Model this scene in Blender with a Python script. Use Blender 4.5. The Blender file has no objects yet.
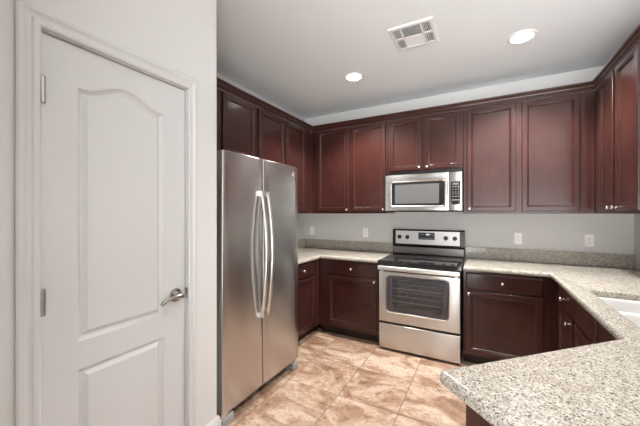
import bpy, bmesh, math, random
from math import sin, cos, pi, radians
from mathutils import Vector, Matrix
random.seed(7)
S = bpy.context.scene
COL = S.collection

# ------------------------------------------------------------------ camera
F_PX, YAW, EYE = 298.3, 28.73, 1.40
cam = bpy.data.cameras.new('camera'); cam.sensor_width = 36.0; cam.sensor_fit = 'HORIZONTAL'
cam.lens = 36.0 * F_PX / 640.0
cam.clip_start = 0.02
camo = bpy.data.objects.new('camera', cam); COL.objects.link(camo)
camo.location = (0, 0, EYE); camo.rotation_euler = (radians(90), 0, radians(YAW))
S.camera = camo

# ------------------------------------------------------------------ world, daylight, exposure
W = bpy.data.worlds.new('world'); S.world = W; W.use_nodes = True
bg = W.node_tree.nodes['Background']
bg.inputs['Color'].default_value = (0.965, 0.975, 0.98, 1)
SKY, LOWER_FILL = 1.5, 11.5                                    # soft daylight sky above, brighter lower half added to light the ceiling
_nt = W.node_tree
_tc = _nt.nodes.new('ShaderNodeTexCoord'); _sx = _nt.nodes.new('ShaderNodeSeparateXYZ'); _mr = _nt.nodes.new('ShaderNodeMapRange')
_nt.links.new(_tc.outputs['Generated'], _sx.inputs[0]); _nt.links.new(_sx.outputs[2], _mr.inputs['Value'])
for _k, _v in (('From Min', -.03), ('From Max', .03), ('To Min', LOWER_FILL), ('To Max', SKY)): _mr.inputs[_k].default_value = _v
_nt.links.new(_mr.outputs[0], bg.inputs['Strength'])
S.view_settings.view_transform = 'Standard'; S.view_settings.look = 'None'
S.view_settings.gamma = 1.0; S.view_settings.use_curve_mapping = False
S.view_settings.exposure = 0.07
CAN_STRENGTH, CAN_W, NEAR_W = 12.0, 235.0, 36.0
try:
    S.cycles.use_denoising = True
    S.cycles.max_bounces = 10; S.cycles.diffuse_bounces = 5; S.cycles.glossy_bounces = 5
    S.cycles.transparent_max_bounces = 8
    S.cycles.sample_clamp_indirect = 6.0
except Exception: pass


# ------------------------------------------------------------------ materials
def new_mat(name):
    m = bpy.data.materials.new(name); m.use_nodes = True
    nt = m.node_tree; b = nt.nodes['Principled BSDF']
    return m, nt, b
def setb(b, **k):
    for key, v in k.items():
        s = b.inputs[key.replace('_', ' ')]
        s.default_value = (*v, 1) if isinstance(v, tuple) and len(v) == 3 else v
def plain(name, col, rough=.5, metal=0., **k):
    m, nt, b = new_mat(name); setb(b, Base_Color=col, Roughness=rough, Metallic=metal, **k); return m
def N(nt, typ, **inp):
    n = nt.nodes.new(typ)
    for k, v in inp.items():
        if k.startswith('p_'): setattr(n, k[2:], v)
        else: n.inputs[k.replace('_', ' ')].default_value = v
    return n
def ramp(nt, stops, interp='LINEAR'):
    r = nt.nodes.new('ShaderNodeValToRGB'); r.color_ramp.interpolation = interp
    e = r.color_ramp.elements
    while len(e) < len(stops): e.new(.5)
    for i, (p, c) in enumerate(stops): e[i].position = p; e[i].color = (*c, 1)
    return r
def mixc(nt, fac, a, b, blend='MIX'):
    n = nt.nodes.new('ShaderNodeMix'); n.data_type = 'RGBA'; n.blend_type = blend
    for sock, v in ((n.inputs[0], fac), (n.inputs[6], a), (n.inputs[7], b)):
        if hasattr(v, 'links'): nt.links.new(v, sock)
        elif isinstance(v, tuple): sock.default_value = (*v, 1)
        else: sock.default_value = v
    return n.outputs[2]
def math_(nt, op, a, b=None):
    n = nt.nodes.new('ShaderNodeMath'); n.operation = op
    for i, v in enumerate((a, b)):
        if v is None: continue
        if hasattr(v, 'links'): nt.links.new(v, n.inputs[i])
        else: n.inputs[i].default_value = v
    return n.outputs[0]
def coords(nt, scale=(1, 1, 1), kind='Position', rot=(0, 0, 0)):
    if kind == 'Position': src = nt.nodes.new('ShaderNodeNewGeometry').outputs['Position']
    else: src = nt.nodes.new('ShaderNodeTexCoord').outputs[kind]
    mp = nt.nodes.new('ShaderNodeMapping'); mp.inputs['Scale'].default_value = scale; mp.inputs['Rotation'].default_value = rot
    nt.links.new(src, mp.inputs['Vector']); return mp.outputs['Vector']
def noise(nt, vec, scale, detail=3, rough=.55, dist=0.):
    n = N(nt, 'ShaderNodeTexNoise', Scale=scale, Detail=detail, Roughness=rough, Distortion=dist)
    nt.links.new(vec, n.inputs['Vector']); return n.outputs['Fac']
def bump(nt, b, height, strength=.2, dist=.01):
    n = N(nt, 'ShaderNodeBump', Strength=strength, Distance=dist)
    nt.links.new(height, n.inputs['Height']); nt.links.new(n.outputs['Normal'], b.inputs['Normal'])

def painted(name, col, rough, tex=120, st=.08):
    m, nt, b = new_mat(name); setb(b, Base_Color=col, Roughness=rough)
    v = coords(nt); h = noise(nt, v, tex, 4, .6); bump(nt, b, h, st, .003)
    c = noise(nt, v, 1.3, 2)
    nt.links.new(mixc(nt, c, tuple(x * .985 for x in col), tuple(min(1, x * 1.015) for x in col)), b.inputs['Base Color'])
    return m
M_wall = painted('wall_paint', (.63, .62, .605), .6)
M_ceil = painted('ceiling_paint', (.85, .88, .90), .7, 70, .12)
M_white = painted('white_enamel', (.60, .595, .59), .32, 40, .02)
M_plate = plain('white_plastic', (.90, .89, .87), .3)
M_slot = plain('dark_slot', (.03, .03, .03), .6)
M_vent = plain('white_vent_metal', (.80, .79, .78), .4)
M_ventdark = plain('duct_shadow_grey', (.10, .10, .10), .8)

def wood(name, c0, c1, c2, rough, axis='z'):
    m, nt, b = new_mat(name); setb(b, Roughness=rough)
    b.inputs['Coat Weight'].default_value = .40; b.inputs['Coat Roughness'].default_value = .13; b.inputs['Specular IOR Level'].default_value = .28
    oi = nt.nodes.new('ShaderNodeObjectInfo')
    v0 = coords(nt, (1, 1, 1))
    add = nt.nodes.new('ShaderNodeVectorMath'); add.operation = 'ADD'
    nt.links.new(v0, add.inputs[0]); nt.links.new(oi.outputs['Random'], add.inputs[1])
    sc = {'z': (9, 9, .9), 'h': (1.2, 1.2, 12)}[axis]
    mp = nt.nodes.new('ShaderNodeMapping'); mp.inputs['Scale'].default_value = sc; nt.links.new(add.outputs[0], mp.inputs['Vector'])
    g = noise(nt, mp.outputs[0], 4.5, 5, .65, 1.2)
    blot = noise(nt, add.outputs[0], 3.2, 2, .5)
    r = ramp(nt, [(.25, c0), (.55, c1), (.8, c2)])
    nt.links.new(math_(nt, 'ADD', math_(nt, 'MULTIPLY', g, .55), math_(nt, 'MULTIPLY', blot, .45)), r.inputs['Fac'])
    nt.links.new(r.outputs['Color'], b.inputs['Base Color'])
    rr = math_(nt, 'ADD', math_(nt, 'MULTIPLY', g, .12), rough - .06); nt.links.new(rr, b.inputs['Roughness'])
    bump(nt, b, g, .03, .004)
    return m
M_wood = wood('cherry_stained_wood', (.025, .0076, .0058), (.045, .0132, .0102), (.077, .0250, .0195), .30)
M_woodh = wood('cherry_stained_wood_across', (.025, .0076, .0058), (.045, .0132, .0102), (.077, .0250, .0195), .30, 'h')
M_toe = plain('dark_toe_board', (.022, .009, .007), .5)

def granite():
    m, nt, b = new_mat('speckled_granite'); setb(b, Roughness=.16)
    v = coords(nt)
    wv = nt.nodes.new('ShaderNodeTexNoise'); wv.inputs['Scale'].default_value = 90; nt.links.new(v, wv.inputs['Vector'])
    wm = nt.nodes.new('ShaderNodeVectorMath'); wm.operation = 'MULTIPLY_ADD'; wm.inputs[1].default_value = (.006,) * 3
    nt.links.new(wv.outputs['Color'], wm.inputs[0]); nt.links.new(v, wm.inputs[2])
    def cell(scale):
        vo = N(nt, 'ShaderNodeTexVoronoi', Scale=scale); nt.links.new(wm.outputs[0], vo.inputs['Vector'])
        sp = nt.nodes.new('ShaderNodeSeparateColor'); nt.links.new(vo.outputs['Color'], sp.inputs[0]); return sp.outputs[0]
    base = ramp(nt, [(.30, (.36, .315, .25)), (.5, (.50, .45, .375)), (.7, (.59, .54, .46))])
    nt.links.new(noise(nt, v, 38, 4, .6), base.inputs['Fac'])
    c1 = ramp(nt, [(0, (.13, .115, .10)), (.09, (.25, .19, .14)), (.24, (.37, .32, .26)), (.42, (.47, .435, .375)), (.72, (.64, .61, .56))], 'CONSTANT')
    nt.links.new(cell(215), c1.inputs['Fac'])
    c = mixc(nt, .58, base.outputs['Color'], c1.outputs['Color'])
    dk = ramp(nt, [(0, (1, 1, 1)), (.09, (0, 0, 0))], 'CONSTANT'); nt.links.new(cell(270), dk.inputs['Fac'])
    c = mixc(nt, dk.outputs['Color'], c, (.095, .08, .07))
    pt = ramp(nt, [(.52, (0, 0, 0)), (.68, (.42, .42, .42))]); nt.links.new(noise(nt, v, 9, 4, .6), pt.inputs['Fac'])
    c = mixc(nt, pt.outputs['Color'], c, (.33, .28, .23))
    c = mixc(nt, 1., c, (.90, .915, .93), 'MULTIPLY')
    nt.links.new(c, b.inputs['Base Color'])
    return m
M_granite = granite()

TILE = .457
def tile():
    m, nt, b = new_mat('travertine_floor_tile'); setb(b, Roughness=.3)
    v = nt.nodes.new('ShaderNodeNewGeometry').outputs['Position']
    sx = nt.nodes.new('ShaderNodeSeparateXYZ'); nt.links.new(v, sx.inputs[0])
    ux = math_(nt, 'DIVIDE', math_(nt, 'ADD', sx.outputs[0], .98 + 20 * TILE), TILE)
    uy = math_(nt, 'DIVIDE', math_(nt, 'ADD', sx.outputs[1], -2.535 + 20 * TILE), TILE)
    fx, fy = math_(nt, 'FRACT', ux), math_(nt, 'FRACT', uy)
    ix, iy = math_(nt, 'FLOOR', ux), math_(nt, 'FLOOR', uy)
    def edge(f): return math_(nt, 'MINIMUM', f, math_(nt, 'SUBTRACT', 1.0, f))
    e = math_(nt, 'MINIMUM', edge(fx), edge(fy))
    grout = math_(nt, 'LESS_THAN', e, .0055)
    cmb = nt.nodes.new('ShaderNodeCombineXYZ'); nt.links.new(ix, cmb.inputs[0]); nt.links.new(iy, cmb.inputs[1])
    wn = nt.nodes.new('ShaderNodeTexWhiteNoise'); wn.noise_dimensions = '3D'; nt.links.new(cmb.outputs[0], wn.inputs['Vector'])
    off = nt.nodes.new('ShaderNodeVectorMath'); off.operation = 'MULTIPLY_ADD'; off.inputs[1].default_value = (7, 7, 7)
    nt.links.new(wn.outputs['Color'], off.inputs[0]); nt.links.new(v, off.inputs[2])
    p = off.outputs[0]
    mp = nt.nodes.new('ShaderNodeMapping'); mp.inputs['Rotation'].default_value = (0, 0, .5); mp.inputs['Scale'].default_value = (1.0, 1.7, 1)
    nt.links.new(p, mp.inputs['Vector'])
    n1 = noise(nt, mp.outputs[0], 2.6, 8, .60, 1.3)
    r = ramp(nt, [(.33, (.235, .135, .088)), (.44, (.35, .225, .155)), (.505, (.455, .325, .24)), (.57, (.55, .43, .335)), (.70, (.63, .51, .42))])
    nt.links.new(n1, r.inputs['Fac'])
    n2 = noise(nt, p, 16, 6, .7, 1.5)
    r2 = ramp(nt, [(.36, (.66, .55, .48)), (.5, (1, 1, 1)), (.66, (1.12, 1.1, 1.06))]); nt.links.new(n2, r2.inputs['Fac'])
    c = mixc(nt, .75, r.outputs['Color'], r2.outputs['Color'], 'MULTIPLY')
    n3 = noise(nt, mp.outputs[0], 5.5, 5, .6, 2.2)                           # thin brown veins
    ve = ramp(nt, [(.475, (0, 0, 0)), (.497, (.55, .55, .55)), (.503, (.55, .55, .55)), (.525, (0, 0, 0))]); nt.links.new(n3, ve.inputs['Fac'])
    c = mixc(nt, ve.outputs['Color'], c, (.30, .165, .10))
    tint = ramp(nt, [(0, (.93, .9, .88)), (1, (1.04, 1.03, 1.02))]); nt.links.new(wn.outputs['Value'], tint.inputs['Fac'])
    c = mixc(nt, 1., c, tint.outputs['Color'], 'MULTIPLY')
    c = mixc(nt, grout, c, (.20, .145, .105))
    nt.links.new(c, b.inputs['Base Color'])
    nt.links.new(math_(nt, 'ADD', math_(nt, 'MULTIPLY', n2, .15), math_(nt, 'ADD', math_(nt, 'MULTIPLY', grout, .4), .22)), b.inputs['Roughness'])
    bump(nt, b, math_(nt, 'SUBTRACT', math_(nt, 'MULTIPLY', n2, .12), grout), .25, .004)
    return m
M_tile = tile()

def steel(name, col, rough, aniso=.75, grain='h', var=.06):
    m, nt, b = new_mat(name); setb(b, Base_Color=col, Metallic=1.0, Roughness=rough)
    b.inputs['Anisotropic'].default_value = aniso
    t = nt.nodes.new('ShaderNodeTangent'); t.direction_type = 'RADIAL'; t.axis = 'Z'
    nt.links.new(t.outputs['Tangent'], b.inputs['Tangent']); b.inputs['Anisotropic Rotation'].default_value = .25
    v = coords(nt, (3, 3, 260) if grain == 'h' else (260, 260, 3))
    g = noise(nt, v, 2.0, 3, .6)
    nt.links.new(math_(nt, 'ADD', math_(nt, 'MULTIPLY', g, var), rough - var / 2), b.inputs['Roughness'])
    c = noise(nt, coords(nt, (1, 1, .35)), 2.5, 2)
    nt.links.new(mixc(nt, c, tuple(x * .96 for x in col), tuple(x * 1.04 for x in col)), b.inputs['Base Color'])
    return m
M_steel = steel('brushed_stainless_steel', (.57, .55, .535), .26)
M_steelr = steel('range_stainless_steel', (.59, .575, .555), .32, .7)
M_steelm = steel('microwave_stainless_steel', (.49, .48, .465), .28, .7)
M_handle = plain('satin_steel_handle', (.80, .79, .77), .28, 1.0)
M_nickel = plain('brushed_nickel', (.78, .755, .72), .25, 1.0)
M_darknickel = plain('satin_nickel_lever', (.36, .345, .325), .24, 1.0)
M_hinge = plain('grey_hinge_steel', (.42, .41, .40), .35, 1.0)
M_black = plain('black_enamel', (.012, .012, .013), .25)
M_glassblack = plain('black_ceramic_glass', (.010, .010, .011), .06)
M_glasspanel = plain('black_glass_panel', (.018, .018, .02), .1)
M_ring = plain('grey_burner_print', (.06, .06, .062), .15)
M_case = plain('dark_grey_case', (.055, .047, .042), .45)
M_greyplastic = plain('grey_plastic', (.33, .33, .34), .45)
M_print = plain('light_grey_print', (.55, .56, .57), .5)
M_trim = plain('bright_steel_trim', (.85, .85, .85), .18, 1.0)
M_oven = plain('oven_enamel', (.36, .35, .335), .4)
M_sink = plain('white_sink_enamel', (.66, .65, .63), .18)
M_rack = plain('oven_rack_steel', (.82, .81, .79), .4, .3)
M_micro_mesh = plain('grey_microwave_screen', (.115, .115, .115), .12, 0.)
def tinted_glass(name, tint):
    m, nt, b = new_mat(name); out = nt.nodes['Material Output']; nt.nodes.remove(b)
    tr = nt.nodes.new('ShaderNodeBsdfTransparent'); tr.inputs[0].default_value = (*tint, 1)
    gl = nt.nodes.new('ShaderNodeBsdfGlossy'); gl.inputs['Roughness'].default_value = .04
    fr = nt.nodes.new('ShaderNodeFresnel'); fr.inputs[0].default_value = 1.55
    mx = nt.nodes.new('ShaderNodeMixShader')
    nt.links.new(fr.outputs[0], mx.inputs[0]); nt.links.new(tr.outputs[0], mx.inputs[1]); nt.links.new(gl.outputs[0], mx.inputs[2])
    nt.links.new(mx.outputs[0], out.inputs[0]); return m
M_ovenglass = tinted_glass('tinted_oven_glass', (.94, .94, .97))
M_window = tinted_glass('clear_window_glass', (.97, .98, .98))
def emis(name, col, st):
    m, nt, b = new_mat(name); setb(b, Base_Color=(.9, .9, .9)); b.inputs['Emission Color'].default_value = (*col, 1); b.inputs['Emission Strength'].default_value = st
    return m
M_lamp = emis('lit_lamp_lens', (1.0, .94, .86), CAN_STRENGTH)
M_clock = emis('lit_clock_digits', (.75, .9, 1.0), .8)

# ------------------------------------------------------------------ mesh helpers
class MB:
    def __init__(s): s.bm = bmesh.new()
    def box(s, x0, x1, y0, y1, z0, z1):
        v = [s.bm.verts.new(p) for p in ((x0, y0, z0), (x1, y0, z0), (x1, y1, z0), (x0, y1, z0), (x0, y0, z1), (x1, y0, z1), (x1, y1, z1), (x0, y1, z1))]
        for f in ((0, 3, 2, 1), (4, 5, 6, 7), (0, 1, 5, 4), (1, 2, 6, 5), (2, 3, 7, 6), (3, 0, 4, 7)): s.bm.faces.new([v[i] for i in f])
        return s
    def loop(s, pts): return [s.bm.verts.new(p) for p in pts]
    def bridge(s, a, b):
        n = len(a)
        for i in range(n): s.bm.faces.new((a[i], a[(i + 1) % n], b[(i + 1) % n], b[i]))
    def cap(s, a, flip=False): s.bm.faces.new(a[::-1] if flip else a)
    def fill(s, loops):                                  # face with holes
        es = []
        for l in loops:
            for i in range(len(l)):
                e = s.bm.edges.get((l[i], l[(i + 1) % len(l)])) or s.bm.edges.new((l[i], l[(i + 1) % len(l)])); es.append(e)
        bmesh.ops.triangle_fill(s.bm, use_beauty=True, use_dissolve=False, edges=es)
    def lathe(s, prof, seg=24, mat=Matrix()):            # prof: (r, z) revolved about z then moved by mat
        rings = []
        for r, z in prof:
            if r < 1e-6: rings.append([s.bm.verts.new(mat @ Vector((0, 0, z)))])
            else: rings.append([s.bm.verts.new(mat @ Vector((r * cos(2 * pi * k / seg), r * sin(2 * pi * k / seg), z))) for k in range(seg)])
        for a, b in zip(rings, rings[1:]):
            for k in range(seg):
                q = [a[k % len(a)], a[(k + 1) % len(a)], b[(k + 1) % len(b)], b[k % len(b)]]
                u = []
                for t in q:
                    if t not in u: u.append(t)
                if len(u) > 2: s.bm.faces.new(u)
        return s
    def tube(s, path, r, seg=10, flat=None, up=Vector((0, 0, 1))):   # r radius; flat=(rx, ry) elliptical section
        path = [Vector(p) for p in path]; rings = []
        for i, p in enumerate(path):
            t = (path[min(i + 1, len(path) - 1)] - path[max(i - 1, 0)]).normalized()
            a = t.cross(up)
            if a.length < 1e-3: a = t.cross(Vector((1, 0, 0)))
            a.normalize(); b_ = t.cross(a).normalized()
            rr = r[i] if isinstance(r, (list, tuple)) else r
            rx, ry = flat if flat else (rr, rr)
            rings.append(s.loop([p + a * rx * cos(2 * pi * k / seg) + b_ * ry * sin(2 * pi * k / seg) for k in range(seg)]))
        for a, b in zip(rings, rings[1:]): s.bridge(a, b)
        s.cap(rings[0], True); s.cap(rings[-1]); return s
    def prism(s, poly, z0, z1):
        a = s.loop([(x, y, z0) for x, y in poly]); b = s.loop([(x, y, z1) for x, y in poly])
        s.bridge(a, b); s.cap(a, True); s.cap(b); return s
    def rings(s, loops3d, cap_first=True, cap_last=True):
        L = [s.loop(l) for l in loops3d]
        for a, b in zip(L, L[1:]): s.bridge(a, b)
        if cap_first: s.cap(L[0], True)
        if cap_last: s.cap(L[-1])
        return s
    def build(s, name, mat, parent=None, off=None, bevel=0, seg=2, smooth=None, wn=False):
        bmesh.ops.recalc_face_normals(s.bm, faces=s.bm.faces[:])
        if off is not None: bmesh.ops.translate(s.bm, verts=s.bm.verts[:], vec=-Vector(off))
        me = bpy.data.meshes.new(name); s.bm.to_mesh(me); s.bm.free()
        o = bpy.data.objects.new(name, me); COL.objects.link(o); me.materials.append(mat)
        if parent: o.parent = parent
        if wn: md = o.modifiers.new('weighted', 'WEIGHTED_NORMAL'); md.keep_sharp = True; md.weight = 80
        if bevel:
            md = o.modifiers.new('bevel', 'BEVEL'); md.width = bevel; md.segments = seg; md.limit_method = 'ANGLE'; md.angle_limit = radians(40)
        if smooth is not None:
            for p in me.polygons: p.use_smooth = True
            try: me.set_sharp_from_angle(angle=radians(smooth))
            except Exception: pass
        return o
def box(*a): return MB().box(*a)
def axis_mat(loc, d):                                    # local +z -> direction d
    return Matrix.Translation(loc) @ Vector((0, 0, 1)).rotation_difference(Vector(d)).to_matrix().to_4x4()
def tag(o, label, cat, group=None):
    o['label'] = label; o['category'] = cat
    if group: o['group'] = group
    return o
def thing(name, label, cat, loc=(0, 0, 0), rz=0, group=None):
    o = bpy.data.objects.new(name, None); COL.objects.link(o); o.empty_display_size = .1
    o.location = loc; o.rotation_euler = (0, 0, rz); return tag(o, label, cat, group)
def struct(o): o['kind'] = 'structure'; return o
def rect(x0, x1, z0, z1, y): return [(x0, y, z0), (x1, y, z0), (x1, y, z1), (x0, y, z1)]

# ------------------------------------------------------------------ the room
XL, XR, YB, ZC = -2.236, 1.16, 3.62, 2.74
XP = -1.34                                               # pantry wall face
DY0, DY1, DZ = .440, 1.016, 2.034                        # door opening
struct(box(-2.4, 4.6, -1.42, 3.8, -.12, 0).build('floor', M_tile))
struct(box(-2.4, 4.6, -1.42, 3.8, ZC, ZC + .12).build('ceiling', M_ceil))
struct(box(-2.36, 1.32, YB, YB + .12, 0, ZC).build('wall_back', M_wall))
struct(box(XL - .12, XL, -1.42, YB, 0, ZC).build('wall_left', M_wall))
mb = MB()                                                # pantry wall with its door opening and the return beside the refrigerator
mb.box(XP - .12, XP, -1.3, DY0, 0, ZC); mb.box(XP - .12, XP, DY0, DY1, DZ, ZC)
mb.prism([(XP - .12, DY1), (XP, DY1), (XP, 1.208), (XP - .004, 1.217), (XP - .013, 1.22), (XL, 1.22), (XL, 1.101), (XP - .12, 1.101)], 0, ZC)
struct(mb.build('wall_pantry', M_wall))
struct(box(XR, XR + .14, .92, YB, 0, ZC).build('wall_right', M_wall))
# unseen living room behind the photographer: walls and openings shaped to steer the daylight
mb = MB(); mb.box(-1.46, 4.6, -1.42, -1.3, 2.5, ZC); mb.box(XL, -1.46, -1.42, -1.3, 0, ZC)
for x in (-1.46, 4.46): mb.box(x, x + .14, -1.42, -1.3, 0, 2.5)
mb.box(2.3, 4.46, -1.42, -1.3, 0, 2.5); struct(mb.build('wall_rear', M_wall))  # closed section added to cut daylight on the pantry wall
struct(box(XP, -.40, -.17, -.05, 0, ZC).build('wall_light_blocker', M_wall))  # unseen wall added to shield the pantry wall from rear daylight
mb = MB(); mb.box(4.48, 4.6, -1.3, 3.8, 0, ZC)
struct(mb.build('wall_far_right', M_wall))

# pantry door, casing, baseboards
XD = -1.352
def door_pt(y, z, x): return (x, y, z)
def arch_loop(inset, x):
    y0, y1, zb, zt = .551 + inset, .901 - inset, .910 + inset, 1.876 - inset * .9
    pts = [(x, y0, zb), (x, y1, zb)]
    n = 22
    for k in range(n + 1):
        u = 1 - k / n; c = max(0., min(1., (u - .06) / .88))
        pts.append((x, y0 + (y1 - y0) * u, zt + .053 * (.5 - .5 * cos(2 * pi * c)) ** .9))
    return pts
def low_loop(inset, x):
    y0, y1 = .553 + inset, .901 - inset
    return [(x, y0, .22 + inset), (x, y1, .22 + inset), (x, y1, .803 - inset), (x, y0, .803 - inset)]
mb = MB()
a = mb.loop([(XD - .035, DY0 + .003, .012), (XD - .035, DY1 - .003, .012), (XD - .035, DY1 - .003, DZ - .004), (XD - .035, DY0 + .003, DZ - .004)])
f = mb.loop([(XD, DY0 + .003, .012), (XD, DY1 - .003, .012), (XD, DY1 - .003, DZ - .004), (XD, DY0 + .003, DZ - .004)])
mb.bridge(a, f); mb.cap(a, True)
holes = []
for fn in (arch_loop, low_loop):
    Ls = [mb.loop(fn(i, XD + d)) for i, d in ((0, 0), (.003, -.0050), (.014, -.0140), (.018, -.0145), (.022, -.0125), (.034, -.0016), (.037, -.0010))]
    for p, q in zip(Ls, Ls[1:]): mb.bridge(p, q)
    mb.fill([Ls[-1]]); holes.append(Ls[0])
mb.fill([f] + holes)
door = struct(mb.build('door_1', M_white, smooth=30, wn=True))
door['label'] = 'white pantry door with an arched upper panel'
for zc in (1.825, 1.09, .34):                            # three hinges, knuckles on the left edge
    h = MB(); h.lathe([(0, -.045), (.009, -.045), (.009, -.016), (.0078, -.015), (.009, -.014), (.009, .014), (.0078, .015), (.009, .016), (.009, .045), (.006, .048), (0, .049)], 12, Matrix.Translation((XD + .021, DY0 + .001, zc)))
    h.box(XD - .004, XD + .018, DY0 + .0005, DY0 + .003, zc - .043, zc + .043)
    o = h.build('hinge', M_hinge, door, smooth=40); o['label'] = 'grey steel door hinge'
KY, KZ = .962, .990
h = MB(); h.lathe([(0, 0), (.033, 0), (.033, .004), (.030, .009), (.024, .011), (.020, .012), (.0135, .016), (.012, .04), (.012, .046), (0, .046)], 28, axis_mat((XD, KY, KZ), (1, 0, 0)))
hb = h.build('rosette', M_darknickel, door, smooth=40)
h = MB()
P = [(XD + .044, KY + .012, KZ - .001), (XD + .050, KY, KZ + .002), (XD + .054, KY - .03, KZ + .006), (XD + .055, KY - .06, KZ + .005), (XD + .054, KY - .085, KZ + .000), (XD + .053, KY - .098, KZ - .008), (XD + .052, KY - .110, KZ - .018)]
h.tube(P, [.011, .0135, .0095, .0075, .0075, .0095, .006], 12)
o = h.build('door_handle', M_darknickel, door, smooth=60); o['label'] = 'satin nickel door lever'
box(XP - .011, XP + .003, DY1 - .001, DY1 + .007, .963, 1.017).build('latch_plate', M_darknickel, door, bevel=.002)
# jamb + casing
mb = MB()
prof = [(0, .0), (0, .012), (.006, .016), (.020, .016), (.026, .012), (.034, .013), (.046, .019), (.058, .020), (.064, .016), (.064, 0)]  # (outward from opening, out of wall)
oy0, oy1, oz = DY0 - .003, DY1 + .003, DZ + .003
strip = []
for o_, t_ in prof:
    x = XP + .0005 + t_
    strip.append(mb.loop([(x, oy0 - o_, 0), (x, oy0 - o_, oz + o_), (x, oy1 + o_ * .74, oz + o_), (x, oy1 + o_ * .74, 0)]))
for p, q in zip(strip, strip[1:]):
    for i in range(3): mb.bm.faces.new((p[i], p[i + 1], q[i + 1], q[i]))
mb.box(XP - .118, XD - .037, DY0, DY0 + .012, 0, DZ - .0005); mb.box(XP - .118, XD - .037, DY1 - .012, DY1, 0, DZ - .0005); mb.box(XP - .118, XD - .037, DY0 + .012, DY1 - .012, DZ - .012, DZ - .0005)
struct(mb.build('trim_1', M_white))
mb = MB()
bp = [(0, 0), (.014, 0), (.014, .205), (.010, .222), (.004, .235), (0, .235)]
for ya, yb in ((DY1 + .052, 1.2205), (-1.298, DY0 - .07)):
    ex = .014 if yb > 1.2 else 0
    A = mb.loop([(XP + .0005 + t, ya, z) for t, z in bp]); B = mb.loop([(XP + .0005 + t, yb + (t if ex else 0), z) for t, z in bp])
    mb.bridge(A, B); mb.cap(A); mb.cap(B)
    if ex:
        Cc = mb.loop([(XL + .2, yb + t, z) for t, z in bp]); B2 = mb.loop([(XP + .0005 + t, yb + t, z) for t, z in bp]); mb.bridge(B2, Cc); mb.cap(Cc)
struct(mb.build('baseboard_pantry', M_white))

# ------------------------------------------------------------------ recessed ceiling lights and the vent
LAMPS = []
def recessed_light(x, y, label, watts):
    t = thing('recessed_light', label, 'ceiling light', (x, y, ZC), 0, 'recessed ceiling lights')
    MB().lathe([(.072, -.001), (.074, -.010), (.080, -.012), (.096, -.006), (.098, -.0005)], 40).build('trim_ring', M_vent, t, smooth=50)
    MB().lathe([(.0725, -.004), (.060, -.0065), (.03, -.008), (0, -.0085)], 40).build('lens', M_lamp, t, smooth=60)
    L = bpy.data.lights.new('downlight', 'SPOT'); L.energy = watts; L.color = (1.0, .97, .935); L.spot_size = radians(124); L.spot_blend = .55; L.shadow_soft_size = .06
    o = bpy.data.objects.new('downlight', L); COL.objects.link(o); o.parent = t; o.location = (0, 0, -.02)
recessed_light(-1.116, 2.728, 'lit round recessed light near the ceiling corner by the refrigerator', CAN_W)
recessed_light(.256, 2.725, 'lit round recessed light in front of the tall right-hand upper cabinets', CAN_W)
recessed_light(-.05, 1.05, 'lit recessed light in the ceiling above the near tip of the peninsula, out of view', NEAR_W)
v = thing('ceiling_vent', 'white louvred air vent in the ceiling between the two recessed lights', 'vent', (-.459, 2.307, ZC))
A, Bv = .157, .161
mb = MB()
def vloop(i, z): return [(-A + i, -Bv + i, z), (A - i, -Bv + i, z), (A - i, Bv - i, z), (-A + i, Bv - i, z)]
Ls = [mb.loop(vloop(i, z)) for i, z in ((0, -.0005), (.0, -.004), (.006, -.011), (.026, -.013), (.030, -.008), (.030, -.0005))]
for p, q in zip(Ls, Ls[1:]): mb.bridge(p, q)
mb.build('frame', M_vent, v, smooth=20)
mb = MB(); mb.box(-A + .03, A - .03, -Bv + .03, Bv - .03, -.0025, -.0008); mb.build('duct_shade', M_ventdark, v)  # dark plate stands in for the shaded duct hollow
mb = MB()
for x in (-.070, .070): mb.box(x - .006, x + .006, -Bv + .028, Bv - .028, -.013, -.003)
mb.box(-.064, .064, -.003, .003, -.013, -.003)
for x0, x1 in ((-A + .028, -.076), (.076, A - .028)): mb.box(x0, x1, -.012, .012, -.0125, -.003)
mb.build('divider', M_vent, v)
def slat(axis, c, a0, a1, tilt, w=.0135):
    m_ = MB(); d = Vector((cos(tilt), 0, sin(tilt))) * w / 2; n = Vector((-sin(tilt), 0, cos(tilt))) * .0006; z = -.0078
    q = [Vector((c, 0, z)) + s1 * d + s2 * n for s1, s2 in ((-1, -1), (1, -1), (1, 1), (-1, 1))]
    mk = (lambda p, t: (p.x, t, p.z)) if axis == 'y' else (lambda p, t: (t, p.x, p.z))
    m_.rings([[mk(p, a0) for p in q], [mk(p, a1) for p in q]]); return m_.build('louver', M_vent, v)
for k in range(9): slat('x', -.122 + k * .0138, -.064, .064, radians(38))
for k in range(9): slat('x', .012 + k * .0138, -.064, .064, radians(-38) if False else radians(30 + 150 - 12))
for k in range(4):
    for y0, y1 in ((-Bv + .03, -.012), (.012, Bv - .03)):
        slat('y', -A + .038 + k * .0125, y0, y1, radians(80)); slat('y', .083 + k * .0125, y0, y1, radians(-40))

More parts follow.
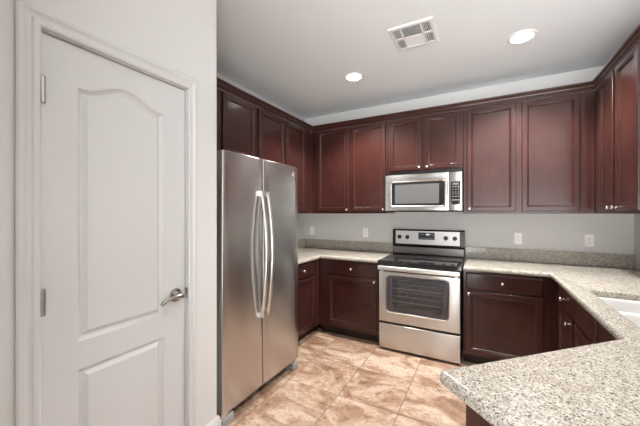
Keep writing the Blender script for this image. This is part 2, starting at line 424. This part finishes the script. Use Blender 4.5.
# ------------------------------------------------------------------ cabinets
def knob(parent, x, y, z):                               # mushroom knob pointing to local -y
    m_ = MB(); m_.lathe([(0, 0), (.0085, 0), (.0085, .002), (.0048, .004), (.0042, .012), (.0065, .015), (.0125, .018), (.0138, .022), (.0125, .026), (.007, .0285), (0, .029)], 20, axis_mat((x, y, z), (0, -1, 0)))
    o = m_.build('knob', M_nickel, parent, smooth=50); o['label'] = 'small round nickel knob'; return o
def door_panel(root, x0, x1, z0, z1, y=0., t=.020, stile=.040, name='door', mat=None, flat=False):
    m_ = MB(); R = lambda i, d: rect(x0 + i, x1 - i, z0 + i, z1 - i, y - d)
    if flat: L = [R(0, .0008), R(0, t - .010), R(.0025, t - .007), R(.010, t - .0015), R(.013, t)]
    else: L = [R(0, .0008), R(0, t - .006), R(.0018, t - .0022), R(.005, t), R(stile - .004, t), R(stile - .002, t - .003), R(stile, t - .004), R(stile + .002, t - .0015), R(stile + .005, t - .0005), R(stile + .008, t - .0015), R(stile + .011, t - .005), R(stile + .013, t - .011), R(stile + .014, t - .011)]
    m_.rings(L, True, True)
    return m_.build(name, mat or M_wood, root, smooth=50, wn=True)
def cabinet(name, label, loc, rz, w, z0, z1, depth, doors=(), drawers=(), false=(), toe=0., open_top=False, fillers=(), group=None, x0=0.):
    t = thing(name, label, 'cabinet', loc, rz, group)
    if open_top:
        m_ = MB(); m_.box(x0, w, 0, .02, z0, z1); m_.box(x0, x0 + .018, .02, depth, z0, .66); m_.box(w - .018, w, .02, depth, z0, .66); m_.box(x0 + .018, w - .018, .02, depth, z0, z0 + .018)
    else: m_ = box(x0, w, 0, depth, z0, z1)
    m_.build('body', M_wood, t, bevel=.0015)
    if toe: box(x0, w, .075, .093, 0, z0 - .0005).build('toe_kick', M_toe, t)
    for d in doors:
        p = door_panel(t, *d[:4])
        if d[4]: knob(p, d[4][0], -.020, d[4][1])
    for d in drawers:
        p = door_panel(t, *d[:4], name='drawer', mat=M_woodh, flat=True); knob(p, (d[0] + d[1]) / 2, -.020, (d[2] + d[3]) / 2)
    for d in false: door_panel(t, *d[:4], name='false_front', mat=M_woodh, flat=True)
    for d in fillers: box(d[0], d[1], -.020, -.0005, d[2], d[3]).build('filler_strip', M_wood, t, bevel=.003)
    return t
UB, UT, UF, LF = 1.395, 2.43, 3.30, -1.92                # uppers: bottom, top, back-run frame plane, left-run frame plane
DB, DT = 1.418, 2.415
GU = 'dark cherry wall cabinets'
def at(x): return lambda d: d
# left run, front faces +X (local x runs along +Y)
Y0 = 1.36
cabinet('wall_cabinet', 'short cherry wall cabinet with two doors above the refrigerator', (LF, Y0, 0), pi / 2, .855, 1.87, UT, .314,
        [(.02, .405, 1.89, DT, None), (.432, .838, 1.89, DT, None)], group=GU)
Y0 = 2.218
cabinet('wall_cabinet', 'tall cherry wall cabinet on the left wall, between the refrigerator top and the corner', (LF, Y0, 0), pi / 2, 1.40, UB, UT, .314,
        [(.030, .453, DB, DT, (.430, DB + .03)), (.490, .885, DB, DT, None)], fillers=[(.893, 1.003, UB + .002, UT - .002)], group=GU)
# back run
def back(name, label, xa, xb, z0, z1, doors, fillers=()):
    return cabinet(name, label, (xa, UF, 0), 0, xb - xa, z0, z1, YB - UF - .002, [(a - xa, b - xa, c, d, None if k is None else (k[0] - xa, k[1])) for a, b, c, d, k in doors],
                   fillers=[(a - xa, b - xa, c, d) for a, b, c, d in fillers], group=GU)
back('wall_cabinet', 'two-door cherry wall cabinet in the left corner, left of the microwave', -1.917, -.946, UB, UT,
     [(-1.834, -1.415, DB, DT, (-1.436, DB + .022)), (-1.379, -.968, DB, DT, (-.989, DB + .022))])
back('wall_cabinet', 'short cherry wall cabinet with two small doors directly above the microwave', -.944, -.177, 1.842, UT,
     [(-.922, -.580, 1.862, DT, (-.601, 1.884)), (-.539, -.197, 1.862, DT, (-.518, 1.884))])
back('wall_cabinet', 'widest two-door cherry wall cabinet, right of the microwave', -.175, .818, UB, UT,
     [(-.143, .263, DB, DT, (-.122, DB + .022)), (.309, .718, DB, DT, None)])
# right run, front faces -X (local x runs along -Y)
cabinet('wall_cabinet', 'cherry wall cabinet on the right wall with two doors at the photo edge', (.82, 3.617, 0), -pi / 2, 3.617 - 2.44, UB, UT, .338,
        [(3.617 - 3.138, 3.617 - 2.855, DB, DT, (3.617 - 2.876, DB + .022)), (3.617 - 2.807, 3.617 - 2.461, DB, DT, (3.617 - 2.786, DB + .022))], group=GU)
# crown moulding
CP = [(0, 2.4315), (.008, 2.4315), (.012, 2.436), (.012, 2.441), (.004, 2.443), (.004, 2.449), (.012, 2.453), (.020, 2.463), (.022, 2.470), (.013, 2.472), (.013, 2.478), (.024, 2.484), (.034, 2.492), (.036, 2.504), (0, 2.504)]
CP = [(o_ * .62, z_) for o_, z_ in CP]
def crown(label, f):
    m_ = MB(); A_ = m_.loop([f(o_, z)[0] for o_, z in CP]); R_ = [A_]
    for i in range(1, len(f(0, 0))): R_.append(m_.loop([f(o_, z)[i] for o_, z in CP]))
    for p, q in zip(R_, R_[1:]): m_.bridge(p, q)
    m_.cap(R_[0]); m_.cap(R_[-1])
    tag(m_.build('crown_molding', M_woodh, bevel=.001), label, 'molding', 'cherry crown mouldings')
g = .001
crown('stepped cherry crown moulding along the top of the left-wall cabinets', lambda o, z: [(LF + o, 1.36, z), (LF + o, UF - o - g, z)])
crown('stepped cherry crown moulding along the top of the back-wall cabinets', lambda o, z: [(LF + o + g, UF - o, z), (.82 - o - g, UF - o, z)])
crown('stepped cherry crown moulding along the top of the right-wall cabinet', lambda o, z: [(.82 - o, UF - o - g, z), (.82 - o, 2.45 - o, z), (1.156, 2.45 - o, z)])

# base cabinets
BT = .874; GB = 'dark cherry base cabinets'
cabinet('base_cabinet', 'narrow cherry base cabinet with drawer and door on the left wall, beside the refrigerator', (-1.695, 2.30, 0), pi / 2, 1.315, .10, BT, .535,
        [(.03, .645, .125, .692, None)], [(.12, .626 + .02, .708, .858)], toe=.1, fillers=[(.655, .733, .102, BT - .002)], group=GB)
def bback(label, xa, xb, doors, drawers):
    return cabinet('base_cabinet', label, (xa, 3.055, 0), 0, xb - xa, .10, BT, .56, [(a - xa, b - xa, c, d, (k[0] - xa, k[1])) for a, b, c, d, k in doors], [(a - xa, b - xa, c, d) for a, b, c, d in drawers], toe=.1, group=GB)
bback('cherry base cabinet with one drawer over one door, left of the range', -1.693, -.962, [(-1.562, -.985, .145, .692, (-1.010, .668))], [(-1.562, -.985, .708, .858)])
bback('cherry base cabinet with one drawer over one door, right of the range', -.163, .523, [(-.141, .429, .125, .692, (-.119, .668))], [(-.141, .429, .708, .858)])
yr = 3.617
cabinet('base_cabinet', 'cherry base cabinet with small drawer in the right-hand corner, before the sink', (.525, yr, 0), -pi / 2, yr - 2.485, .10, BT, .62,
        [(yr - 2.905, yr - 2.51, .125, .692, (yr - 2.555, .655))], [(yr - 2.905, yr - 2.51, .708, .858)], toe=.1, group=GB)
yr = 2.483
cabinet('base_cabinet', 'cherry sink base cabinet with two plain false drawer fronts beneath the white sink', (.525, yr, 0), -pi / 2, yr - 1.60, .10, BT, .62,
        [(yr - 2.455, yr - 2.045, .125, .692, (yr - 2.075, .655)), (yr - 2.015, yr - 1.62, .125, .692, (yr - 1.985, .655))], (), [(yr - 2.455, yr - 2.045, .708, .858), (yr - 2.005, yr - 1.62, .708, .858)], toe=.1, open_top=True, group=GB)
P0 = Vector((-.127, .988)); U = Vector((.7071, .7071)); V = Vector((.7071, -.7071))
k1 = P0 + U * .06 + V * .053
pen = thing('base_cabinet', 'cherry peninsula cabinet under the near corner of the speckled countertop', 'cabinet', (k1.x, k1.y, 0), pi / 4, GB)
box(0.02, .74, -.58, 0, .10, BT).build('body', M_wood, pen, bevel=.0015)           # local x along U, local -y along V
box(.0, .0195, -.60, .0, .0, BT).build('end_panel', M_wood, pen, bevel=.002)
box(.03, .74, -.075, -.06, .0, .0995).build('toe_kick', M_toe, pen)
door_panel(pen, .05, .38, .125, .692, y=.0); 
for d in list(pen.children):
    if d.name.startswith('door'): d.rotation_euler = (0, 0, pi); d.location = (.43, 0, 0)

# ------------------------------------------------------------------ countertops
def offset(poly, d):
    n = len(poly); out = []
    for i in range(n):
        a, b, c = Vector(poly[i - 1]), Vector(poly[i]), Vector(poly[(i + 1) % n])
        e1, e2 = (b - a).normalized(), (c - b).normalized()
        n1, n2 = Vector((-e1.y, e1.x)), Vector((-e2.y, e2.x))
        m_ = (n1 + n2); m_ /= max(.2, 1 + n1.dot(n2)); out.append(tuple(b + m_ * d))
    return out
def rounded(poly, radii, seg=6):
    out = []; n = len(poly)
    for i in range(n):
        r = radii[i]
        if r <= 0: out.append(tuple(poly[i])); continue
        a, b, c = Vector(poly[i - 1]), Vector(poly[i]), Vector(poly[(i + 1) % n])
        d1, d2 = (a - b).normalized(), (c - b).normalized(); ang = d1.angle(d2); L = r / math.tan(ang / 2)
        cen = b + (d1 + d2).normalized() * (r / sin(ang / 2)); p, q = b + d1 * L - cen, b + d2 * L - cen
        tot = p.angle_signed(q)
        for k in range(seg + 1):
            th = -tot * k / seg; out.append((cen.x + p.x * cos(th) - p.y * sin(th), cen.y + p.x * sin(th) + p.y * cos(th)))
    return out
BULL = [(.010, .8755), (.003, .878), (.0, .884), (.0, .896), (.0015, .904), (.006, .911), (.012, .9145), (.018, .915)]
def countertop(poly, hole=None):
    m_ = MB(); L = [m_.loop([(x, y, z) for x, y in offset(poly, i)]) for i, z in BULL]
    for p, q in zip(L, L[1:]): m_.bridge(p, q)
    if hole:
        H = [m_.loop([(x, y, z) for x, y in offset(hole, i)]) for i, z in ((-.006, .915), (-.002, .9135), (0, .909), (0, .882), (-.002, .8755))]
        for p, q in zip(H, H[1:]): m_.bridge(p, q)
        m_.fill([L[-1], H[0]]); m_.fill([L[0], H[-1]])
    else: m_.fill([L[-1]]); m_.fill([L[0]])
    return m_.build('countertop', M_granite, smooth=50)
XI = .478
tag(countertop([(-2.234, 2.285), (-1.645, 2.285), (-1.645, 3.012), (-.962, 3.012), (-.962, 3.618), (-2.234, 3.618)]), 'L-shaped speckled granite countertop between the refrigerator and the range', 'countertop')
E_ = P0 + V * .95; F_ = E_ + U * ((1.156 - E_.x) / .7071)
SK = (.583, 1.020, 1.700, 2.470)                          # sink opening
poly = rounded([(-.163, 3.012), (XI, 3.012), (XI, P0.y + XI - P0.x), tuple(P0), tuple(E_), tuple(F_), (1.158, 3.618), (-.163, 3.618)][::-1][::-1], [0] * 8)
poly = [(-.163, 3.012), (XI, 3.012), (XI, P0.y + XI - P0.x), tuple(P0), tuple(E_), tuple(F_), (1.158, 3.618), (-.163, 3.618)]
def ccw(p): return p if sum(p[i - 1][0] * p[i][1] - p[i][0] * p[i - 1][1] for i in range(len(p))) > 0 else p[::-1]
poly = ccw(poly); rad = [.022 if (Vector(p) - P0).length < .01 or (Vector(p) - E_).length < .01 else 0 for p in poly]
hole = rounded(ccw([(SK[0], SK[2]), (SK[1], SK[2]), (SK[1], SK[3]), (SK[0], SK[3])]), [.03] * 4)
tag(countertop(rounded(poly, rad), hole), 'large speckled granite countertop with sink opening, running from the range to the near peninsula', 'countertop')
mb = MB(); mb.box(-2.214, -.956, 3.598, 3.618, .9155, 1.035); mb.box(-2.234, -2.214, 2.285, 3.618, .9155, 1.035)
tag(mb.build('backsplash', M_granite, bevel=.003), 'low speckled granite backsplash along the wall left of the range', 'backsplash')
tag(box(-.172, 1.158, 3.598, 3.618, .9155, 1.035).build('backsplash', M_granite, bevel=.003), 'low speckled granite backsplash along the wall right of the range', 'backsplash')

# ------------------------------------------------------------------ sink
sk = thing('kitchen_sink', 'white double-bowl sink set under the right-hand countertop', 'sink', (.815, 2.085, .70))
def rr(x0, x1, y0, y1, r, z): return [(x, y, z) for x, y in rounded([(x0, y0), (x1, y0), (x1, y1), (x0, y1)], [r] * 4, 5)]
m_ = MB(); outer = m_.loop(rr(.569, 1.034, 1.686, 2.481, .03, .8752)); hs = []
for y0, y1 in ((1.712, 2.132), (2.168, 2.464)):
    L = [m_.loop(rr(.589 + i, 1.014 - i, y0 + i, y1 - i, .045, z)) for i, z in ((0, .8752), (.003, .873), (.006, .866), (.010, .84), (.018, .745), (.028, .722), (.05, .712))]
    for p, q in zip(L, L[1:]): m_.bridge(p, q)
    m_.fill([L[-1]]); hs.append(L[0])
m_.fill([outer] + hs)
low = m_.loop(rr(.573, 1.030, 1.690, 2.478, .03, .700)); m_.bridge(outer, low); m_.fill([low])
m_.build('bowls', M_sink, sk, off=sk.location, smooth=40)
for yc in (1.92, 2.315):
    MB().lathe([(0, .002), (.02, .002), (.03, .004), (.042, .004), (.045, .001)], 24, Matrix.Translation((.815, yc, .7115))).build('drain', M_nickel, sk, off=sk.location, smooth=40)

# ------------------------------------------------------------------ refrigerator (front faces +X)
fr = thing('refrigerator', 'tall stainless steel side-by-side refrigerator between the pantry wall and the left counter', 'refrigerator', (-1.84, 1.82, 0))
FX, FY0, FY1, FS, FZ0, FZ1 = -1.470, 1.377, 2.276, 1.783, .095, 1.808
of = fr.location
box(-2.20, -1.548, FY0 + .006, FY1 - .006, .05, 1.79).build('case', M_case, fr, of, bevel=.004)
def fdoor(y0, y1):
    m_ = MB(); pts = []
    r = .012
    prof = [(-1.545, y0), (FX - r, y0), (FX - r * .29, y0 + r * .29), (FX, y0 + r)]
    prof += [(FX + .0035 * sin(pi * k / 8), y0 + r + (y1 - y0 - 2 * r) * k / 8) for k in range(1, 8)]
    prof += [(FX, y1 - r), (FX - r * .29, y1 - r * .29), (FX - r, y1), (-1.545, y1)]
    m_.rings([[(x, y, FZ0) for x, y in prof], [(x, y, FZ1) for x, y in prof]])
    return m_.build('door', M_steel, fr, of, bevel=.002, smooth=25)
d1, d2 = fdoor(FY0, FS - .003), fdoor(FS + .003, FY1)
d1['label'] = 'narrower freezer door on the left'; d2['label'] = 'wider fresh-food door on the right'
for d, yc in ((d1, FS - .038), (d2, FS + .030)):
    m_ = MB(); n = 20; path = []
    for k in range(n + 1):
        u = k / n; path.append((FX + .016 + .052 * sin(pi * u) ** .8, yc, 1.560 - .935 * u))
    m_.tube(path, 1, 12, flat=(.0155, .010), up=Vector((1, 0, 0)))
    for z in (1.545, .64): m_.box(FX + .0015, FX + .028, yc - .014, yc + .014, z - .018, z + .018)
    o = m_.build('handle', M_handle, d, of, smooth=60); o['label'] = 'bowed steel door handle'
box(FX + .001, FX + .0045, 2.184, 2.191, 1.722, 1.755).build('badge', M_trim, d2, of)
m_ = MB(); m_.tube([(FX + .003, 2.195, 1.740), (FX + .003, 2.203, 1.744), (FX + .003, 2.211, 1.741)], .002, 6); m_.tube([(FX + .003, 2.194, 1.735), (FX + .003, 2.200, 1.727), (FX + .003, 2.205, 1.722)], .0016, 6); m_.build('badge_swirl', M_trim, d2, of)
m_ = MB(); m_.box(-1.545, -1.530, FY0 + .08, FY1 - .08, .055, .092)
for k in range(3): m_.box(-1.530, -1.524, FY0 + .085, FY1 - .085, .060 + k * .011, .066 + k * .011)
m_.build('toe_grille', M_greyplastic, fr, of)
for y0, y1 in ((FY0 + .004, FY0 + .110), (FY1 - .078, FY1 - .006)):
    m_ = MB(); q = [(-1.62, .0), (-1.478, .0), (-1.474, .012), (-1.474, .052), (-1.490, .064), (-1.62, .064)]
    m_.rings([[(x, y0, z) for x, z in q], [(x, y1, z) for x, z in q]]); m_.build('foot', M_greyplastic, fr, of, bevel=.003)
m_ = MB(); m_.box(-1.53, -1.476, FY0 + .012, FY0 + .055, .068, .0945); m_.lathe([(0, 0), (.010, 0), (.010, .03), (0, .03)], 14, Matrix.Translation((-1.485, FY0 + .012, .064))); m_.build('hinge', M_nickel, fr, of)

# ------------------------------------------------------------------ range
rg = thing('range', 'freestanding stainless electric range with black glass cooktop under the microwave', 'stove', (-.5625, 3.30, 0))
orr = rg.location; X0, X1 = -.948, -.181; FRY = 2.988
m_ = MB(); m_.box(X0 + .004, X1 - .004, 3.065, 3.555, .06, .10); m_.box(X0 + .004, X0 + .03, 3.065, 3.555, .10, .868); m_.box(X1 - .03, X1 - .004, 3.065, 3.555, .10, .868); m_.box(X0 + .03, X1 - .03, 3.52, 3.555, .10, .868); m_.box(X0 + .03, X1 - .03, 3.065, 3.52, .10, .30); m_.box(X0 + .03, X1 - .03, 3.065, 3.52, .82, .868)
m_.box(X0 + .006, X1 - .006, FRY + .006, 3.0575, .8068, .842); m_.box(X0 + .006, X1 - .006, FRY + .006, 3.0575, .2745, .2965); m_.build('body', M_black, rg, orr)  # first two boxes: black strips standing in for shade in the gaps
m_ = MB()                                                 # oven cavity
m_.box(X0 + .031, X0 + .06, 3.07, 3.519, .301, .819); m_.box(X1 - .06, X1 - .031, 3.07, 3.519, .301, .819); m_.box(X0 + .06, X1 - .06, 3.50, 3.519, .301, .819); m_.box(X0 + .06, X1 - .06, 3.07, 3.50, .301, .33); m_.box(X0 + .06, X1 - .06, 3.07, 3.50, .79, .819)
m_.build('oven_cavity', M_oven, rg, orr)
for zc in (.49, .625):
    m_ = MB()
    for x in [X0 + .07 + k * (X1 - X0 - .14) / 14 for k in range(1, 14, 2)]: m_.tube([(x, 3.09, zc), (x, 3.49, zc)], .0018, 6)
    for y in (3.09, 3.29, 3.49): m_.tube([(X0 + .062, y, zc - .004), (X1 - .062, y, zc - .004)], .0055, 8)
    o = m_.build('oven_rack', M_rack, rg, orr, smooth=60)
box(X0 + .03, X1 - .03, 3.10, 3.52, .0, .0595).build('plinth', M_black, rg, orr)
# drawer
m_ = MB(); R = lambda i, y: rect(X0 + .004 + i, X1 - .004 - i, .026 + i, .274 - i, y); m_.rings([R(0, 3.06), R(0, FRY + .006), R(.003, FRY + .001), R(.008, FRY)])
o = m_.build('drawer', M_steelr, rg, orr, smooth=20)
# oven door with window opening
m_ = MB(); dz0, dz1 = .297, .806
wz0, wz1, wx0, wx1 = .402, .768, -.862, -.287
def wl(i, y): return [(x, y, z) for x, z in rounded([(wx0 - i, wz0 - i), (wx1 + i, wz0 - i), (wx1 + i, wz1 + i), (wx0 - i, wz1 + i)], [.03 + i] * 4, 5)]
def dl(i, y): return rect(X0 + .004 + i, X1 - .004 - i, dz0 + i, dz1 - i, y)
O = [m_.loop(dl(i, y)) for i, y in ((0, 3.058), (0, FRY + .007), (.003, FRY + .001), (.008, FRY))]
for p, q in zip(O, O[1:]): m_.bridge(p, q)
I = [m_.loop(wl(i, y)) for i, y in ((.006, FRY), (.003, FRY + .002), (0, FRY + .006), (0, 3.058))]
for p, q in zip(I, I[1:]): m_.bridge(p, q)
m_.fill([O[-1], I[0]]); m_.fill([O[0], I[-1]])
od = m_.build('oven_door', M_steelr, rg, orr, smooth=25)
m_ = MB(); Wo, Wi = [m_.loop([(x, FRY + y, z) for x, _, z in wl(.0075, 0)]) for y in (-.0008,)], None
m2 = MB(); a = m2.loop(wl(.0065, FRY - .0012)); b = m2.loop(wl(.001, FRY + .0045)); c = m2.loop(wl(.010, FRY - .0003)); m2.bridge(c, a); m2.bridge(a, b); m2.build('window_trim', M_trim, od, orr, smooth=30)
m_.bm.free()
m_ = MB(); a = m_.loop(wl(-.0005, FRY + .0072)); m_.fill([a]); b = m_.loop(wl(-.0005, FRY + .0102)); m_.fill([b]); m_.bridge(a, b); m_.build('window', M_ovenglass, od, orr)
m_ = MB()                                                 # dark border printed round the glass
a = m_.loop(wl(-.0006, FRY + .012)); b = m_.loop([(x, FRY + .012, z) for x, z in rounded([(wx0 + .055, wz0 + .05), (wx1 - .055, wz0 + .05), (wx1 - .055, wz1 - .035), (wx0 + .055, wz1 - .035)], [.02] * 4, 5)])
c = m_.loop(wl(-.0006, FRY + .014)); d = m_.loop([(v_.co.x, FRY + .014, v_.co.z) for v_ in b]); m_.bridge(a, b); m_.bridge(c, d); m_.bridge(a, c); m_.bridge(b, d)
m_.build('window_border', plain('dark_oven_glass_border', (.085, .08, .105), .3), od, orr)
m_ = MB(); hx0, hx1 = X0 + .006, X1 - .006                # wide handle bar along the top of the door
q = [(FRY - .048, .824), (FRY - .054, .829), (FRY - .056, .850), (FRY - .053, .862), (FRY - .044, .868), (FRY - .030, .866), (FRY - .026, .850), (FRY - .030, .826)]
m_.rings([[(hx0, y, z) for y, z in q], [(hx1, y, z) for y, z in q]])
for x in (hx0 + .03, hx1 - .03): m_.box(x - .013, x + .013, FRY - .035, FRY + .0055, .833, .862); m_.box(x - .013, x + .013, FRY + .001, FRY + .0055, .800, .833)
o = m_.build('handle', M_handle, od, orr, bevel=.002, smooth=35); o['label'] = 'full-width steel oven handle'
# cooktop
m_ = MB(); R2 = lambda i, z: [(X0 - .006 + i, 2.975 + i, z), (X1 + .006 - i, 2.975 + i, z), (X1 + .006 - i, 3.556, z), (X0 - .006 + i, 3.556, z)]
m_.rings([R2(.004, .8705), R2(0, .876), R2(0, .912), R2(.003, .9165), R2(.010, .9185)])
ct = m_.build('cooktop', M_glassblack, rg, orr, smooth=25)
for bx, by, r in ((-.755, 3.14, .108), (-.365, 3.14, .085), (-.755, 3.40, .075), (-.365, 3.40, .105), (-.56, 3.44, .055)):
    m_ = MB()
    for r0 in (r, r * .62):
        m_.lathe([(r0 - .0022, .0002), (r0, .0004), (r0 + .0022, .0002)], 48, Matrix.Translation((bx, by, .9185)))
    m_.build('burner_ring', M_ring, ct, orr)
# backguard
bgd = MB(); q = [(3.560, .9186), (3.560, 1.010), (3.545, 1.024), (3.541, 1.030), (3.546, 1.196), (3.556, 1.209), (3.615, 1.209), (3.615, .9186)]
bgd.rings([[(X0 - .004, y, z) for y, z in q], [(X1 + .004, y, z) for y, z in q]])
bgo = bgd.build('backguard', M_black, rg, orr, bevel=.002, smooth=25)
m_ = MB(); R3 = lambda i, y: rect(-.914 + i, -.223 - i, 1.042 + i, 1.194 - i, y); m_.rings([R3(0, 3.550), R3(0, 3.539), R3(.0015, 3.537)])
cp = m_.build('control_panel', plain('satin_grey_panel', (.62, .61, .60), .38, .85), bgo, orr)
box(X0 + .004, X1 - .004, 3.5545, 3.5598, .928, 1.004).build('vent_strip', plain('dark_steel_strip', (.22, .21, .20), .3, 1.0), bgo, orr, bevel=.001)
for kx in (-.868, -.778, -.364, -.272):
    m_ = MB(); m_.lathe([(0, 0), (.024, 0), (.024, .005), (.0205, .007), (.0195, .022), (.017, .025), (0, .026)], 28, axis_mat((kx, 3.537, 1.121), (0, -1, 0)))
    m_.box(kx - .0035, kx + .0035, 3.505, 3.512, 1.103, 1.139); m_.build('knob', M_black, bgo, orr, smooth=40)
dp = box(-.655, -.478, 3.5345, 3.5368, 1.098, 1.178).build('display', plain('dark_grey_display', (.045, .046, .052), .2), bgo, orr)
for i, (a0, z0, a1, z1) in enumerate(((-.572, 1.148, -.566, 1.166), (-.562, 1.148, -.550, 1.166), (-.546, 1.148, -.534, 1.166))):
    m_ = MB(); w = .003
    m_.box(a0, a1, 3.5338, 3.5344, z1 - w, z1)
    if a1 - a0 > .008: m_.box(a0, a1, 3.5338, 3.5344, z0, z0 + w); m_.box(a0, a0 + w, 3.5338, 3.5344, z0 + w, z1 - w)
    m_.box(a1 - w, a1, 3.5338, 3.5344, z0, z1 - w)
    m_.build('clock_digit', M_clock, dp, orr)
for r_ in range(2):
    for k in range(8):
        if 2 < k < 6 and r_ == 1: continue
        box(-.646 + k * .0206, -.634 + k * .0206, 3.5338, 3.5344, 1.108 + r_ * .045, 1.114 + r_ * .045).build('button', M_greyplastic, dp, orr)
box(-.582, -.548, 3.5362, 3.5369, 1.062, 1.067).build('badge', M_greyplastic, bgo, orr)

# ------------------------------------------------------------------ over-the-range microwave
mw = thing('microwave', 'stainless over-the-range microwave with black control panel, below the short cabinet', 'microwave', (-.56, 3.40, 1.41))
om = mw.location; MX0, MX1, MY, MZ0, MZ1 = -.940, -.181, 3.200, 1.425, 1.806
box(MX0 + .004, MX1 - .004, MY + .052, YB - .002, 1.412, 1.836).build('body', M_black, mw, om, bevel=.003)
m_ = MB(); m_.box(MX0 + .004, MX1 - .004, MY + .020, MY + .0515, 1.808, 1.836)
for k in range(3): m_.box(MX0 + .02, MX1 - .02, MY + .014, MY + .020, 1.812 + k * .008, 1.816 + k * .008)
m_.build('vent_grille', M_black, mw, om)
SPX = -.297
m_ = MB(); wx0, wx1, wz0, wz1 = -.872, -.352, 1.478, 1.724
def ml(i, y): return [(x, y, z) for x, z in rounded([(wx0 - i, wz0 - i), (wx1 + i, wz0 - i), (wx1 + i, wz1 + i), (wx0 - i, wz1 + i)], [.012 + max(0, i)] * 4, 3)]
R4 = lambda i, y: rect(MX0 + i, SPX - .0012 - i, MZ0 + i, MZ1 - i, y)
O = [m_.loop(R4(i, y)) for i, y in ((0, MY + .051), (0, MY + .006), (.003, MY + .001), (.008, MY))]
for p, q in zip(O, O[1:]): m_.bridge(p, q)
I = [m_.loop(ml(i, y)) for i, y in ((.009, MY), (.001, MY + .004), (0, MY + .008), (0, MY + .051))]
for p, q in zip(I, I[1:]): m_.bridge(p, q)
m_.fill([O[-1], I[0]]); m_.fill([O[0], I[-1]])
md = m_.build('door', M_steelm, mw, om, smooth=25)
m2 = MB(); a = m2.loop(ml(.0105, MY - .0004)); b = m2.loop(ml(.009, MY - .0014)); c = m2.loop(ml(.001, MY + .003)); m2.bridge(a, b); m2.bridge(b, c); m2.build('window_trim', M_trim, md, om, smooth=30)
m_ = MB(); a = m_.loop(ml(-.0005, MY + .0065)); m_.fill([a]); b = m_.loop(ml(-.0005, MY + .0105)); m_.fill([b]); m_.bridge(a, b); m_.build('window', M_glasspanel, md, om)
box(wx0 + .036, wx1 - .040, MY + .0060, MY + .0064, wz0 + .022, wz1 - .024).build('screen', M_micro_mesh, md, om)
m_ = MB(); m_.tube([(-.322, MY - .028 - .006 * sin(pi * k / 10), 1.462 + .250 * k / 10) for k in range(11)], 1, 12, flat=(.009, .017), up=Vector((1, 0, 0)))
for z in (1.475, 1.70): m_.box(-.331, -.313, MY - .030, MY - .0003, z - .010, z + .010)
o = m_.build('handle', M_handle, md, om, smooth=60); o['label'] = 'vertical steel microwave handle'
m_ = MB(); R5 = lambda i, y: rect(SPX + .0012 + i, MX1 - i, MZ0 + i, MZ1 - i, y); m_.rings([R5(0, MY + .051), R5(0, MY + .006), R5(.003, MY + .001), R5(.008, MY)])
cpn = m_.build('control_panel', M_steelm, mw, om, smooth=25)
kp = box(-.283, -.196, MY - .002, MY - .0003, 1.482, 1.712).build('keypad', M_glasspanel, cpn, om, bevel=.001)
box(-.267, -.212, MY - .0026, MY - .0021, 1.676, 1.698).build('display', plain('grey_microwave_display', (.12, .13, .14), .3), kp, om)
for r_ in range(6):
    for k in range(3):
        z = (1.655, 1.632, 1.604, 1.584, 1.560, 1.525)[r_]
        m_ = MB(); wdt = .0075 if r_ in (0, 2, 3) else .0095
        m_.box(-.270 + k * .026, -.270 + k * .026 + wdt * 1.4, MY - .0026, MY - .0021, z, z + (.007 if r_ in (0, 5) else .0035)); m_.build('button', M_print, kp, om)
for xa in (-.278, -.203): MB().lathe([(0, .0004), (.004, .0004), (.004, 0)], 10, axis_mat((xa + .001, MY - .0021, 1.495), (0, -1, 0))).build('button', M_print, kp, om)

# ------------------------------------------------------------------ outlets
def outlet(x, z, label, kind):
    t = thing('wall_outlet', label, 'outlet', (x, YB, z), 0, 'white wall plates above the backsplash')
    m_ = MB(); R6 = lambda i, y: rect(-.0355 + i, .0355 - i, -.058 + i, .058 - i, y); m_.rings([R6(0, -.0005), R6(0, -.003), R6(.004, -.006)]); m_.build('cover_plate', M_plate, t)
    if kind == 'switch':
        m_ = MB(); m_.rings([rect(-.017, .017, -.033, .033, -.0061), rect(-.016, .016, -.032, .032, -.0085)]); m_.build('rocker', M_plate, t)
    else:
        for zc in (-.0195, .0195):
            m_ = MB(); lp = lambda s_, y: [(p[0] * s_, y, zc + p[1] * s_) for p in rounded([(-.0165, -.0135), (.0165, -.0135), (.0165, .0135), (-.0165, .0135)], [.008] * 4, 4)]
            m_.rings([lp(1, -.0061), lp(.97, -.0085)]); rc = m_.build('receptacle', M_plate, t)
            m_ = MB(); m_.box(-.0078, -.0052, -.0090, -.0086, zc - .002, zc + .007); m_.box(.0052, .0078, -.0090, -.0086, zc - .001, zc + .006); m_.lathe([(0, .0004), (.0026, .0004), (.0026, 0)], 10, axis_mat((0, -.0086, zc - .0075), (0, -1, 0))); m_.build('slot', M_slot, rc)
    MB().lathe([(0, .0012), (.002, .001), (.003, 0)], 10, axis_mat((0, -.006, .0 if kind != 'switch' else .048), (0, -1, 0))).build('screw', M_plate, t)
outlet(-2.112, 1.153, 'white wall plate nearest the left corner, beside the refrigerator', 'switch')
outlet(-1.322, 1.148, 'white outlet left of the range', 'duplex')
outlet(.308, 1.142, 'white outlet midway along the wall right of the range', 'duplex')
outlet(.857, 1.145, 'white outlet nearest the right-hand corner', 'duplex')
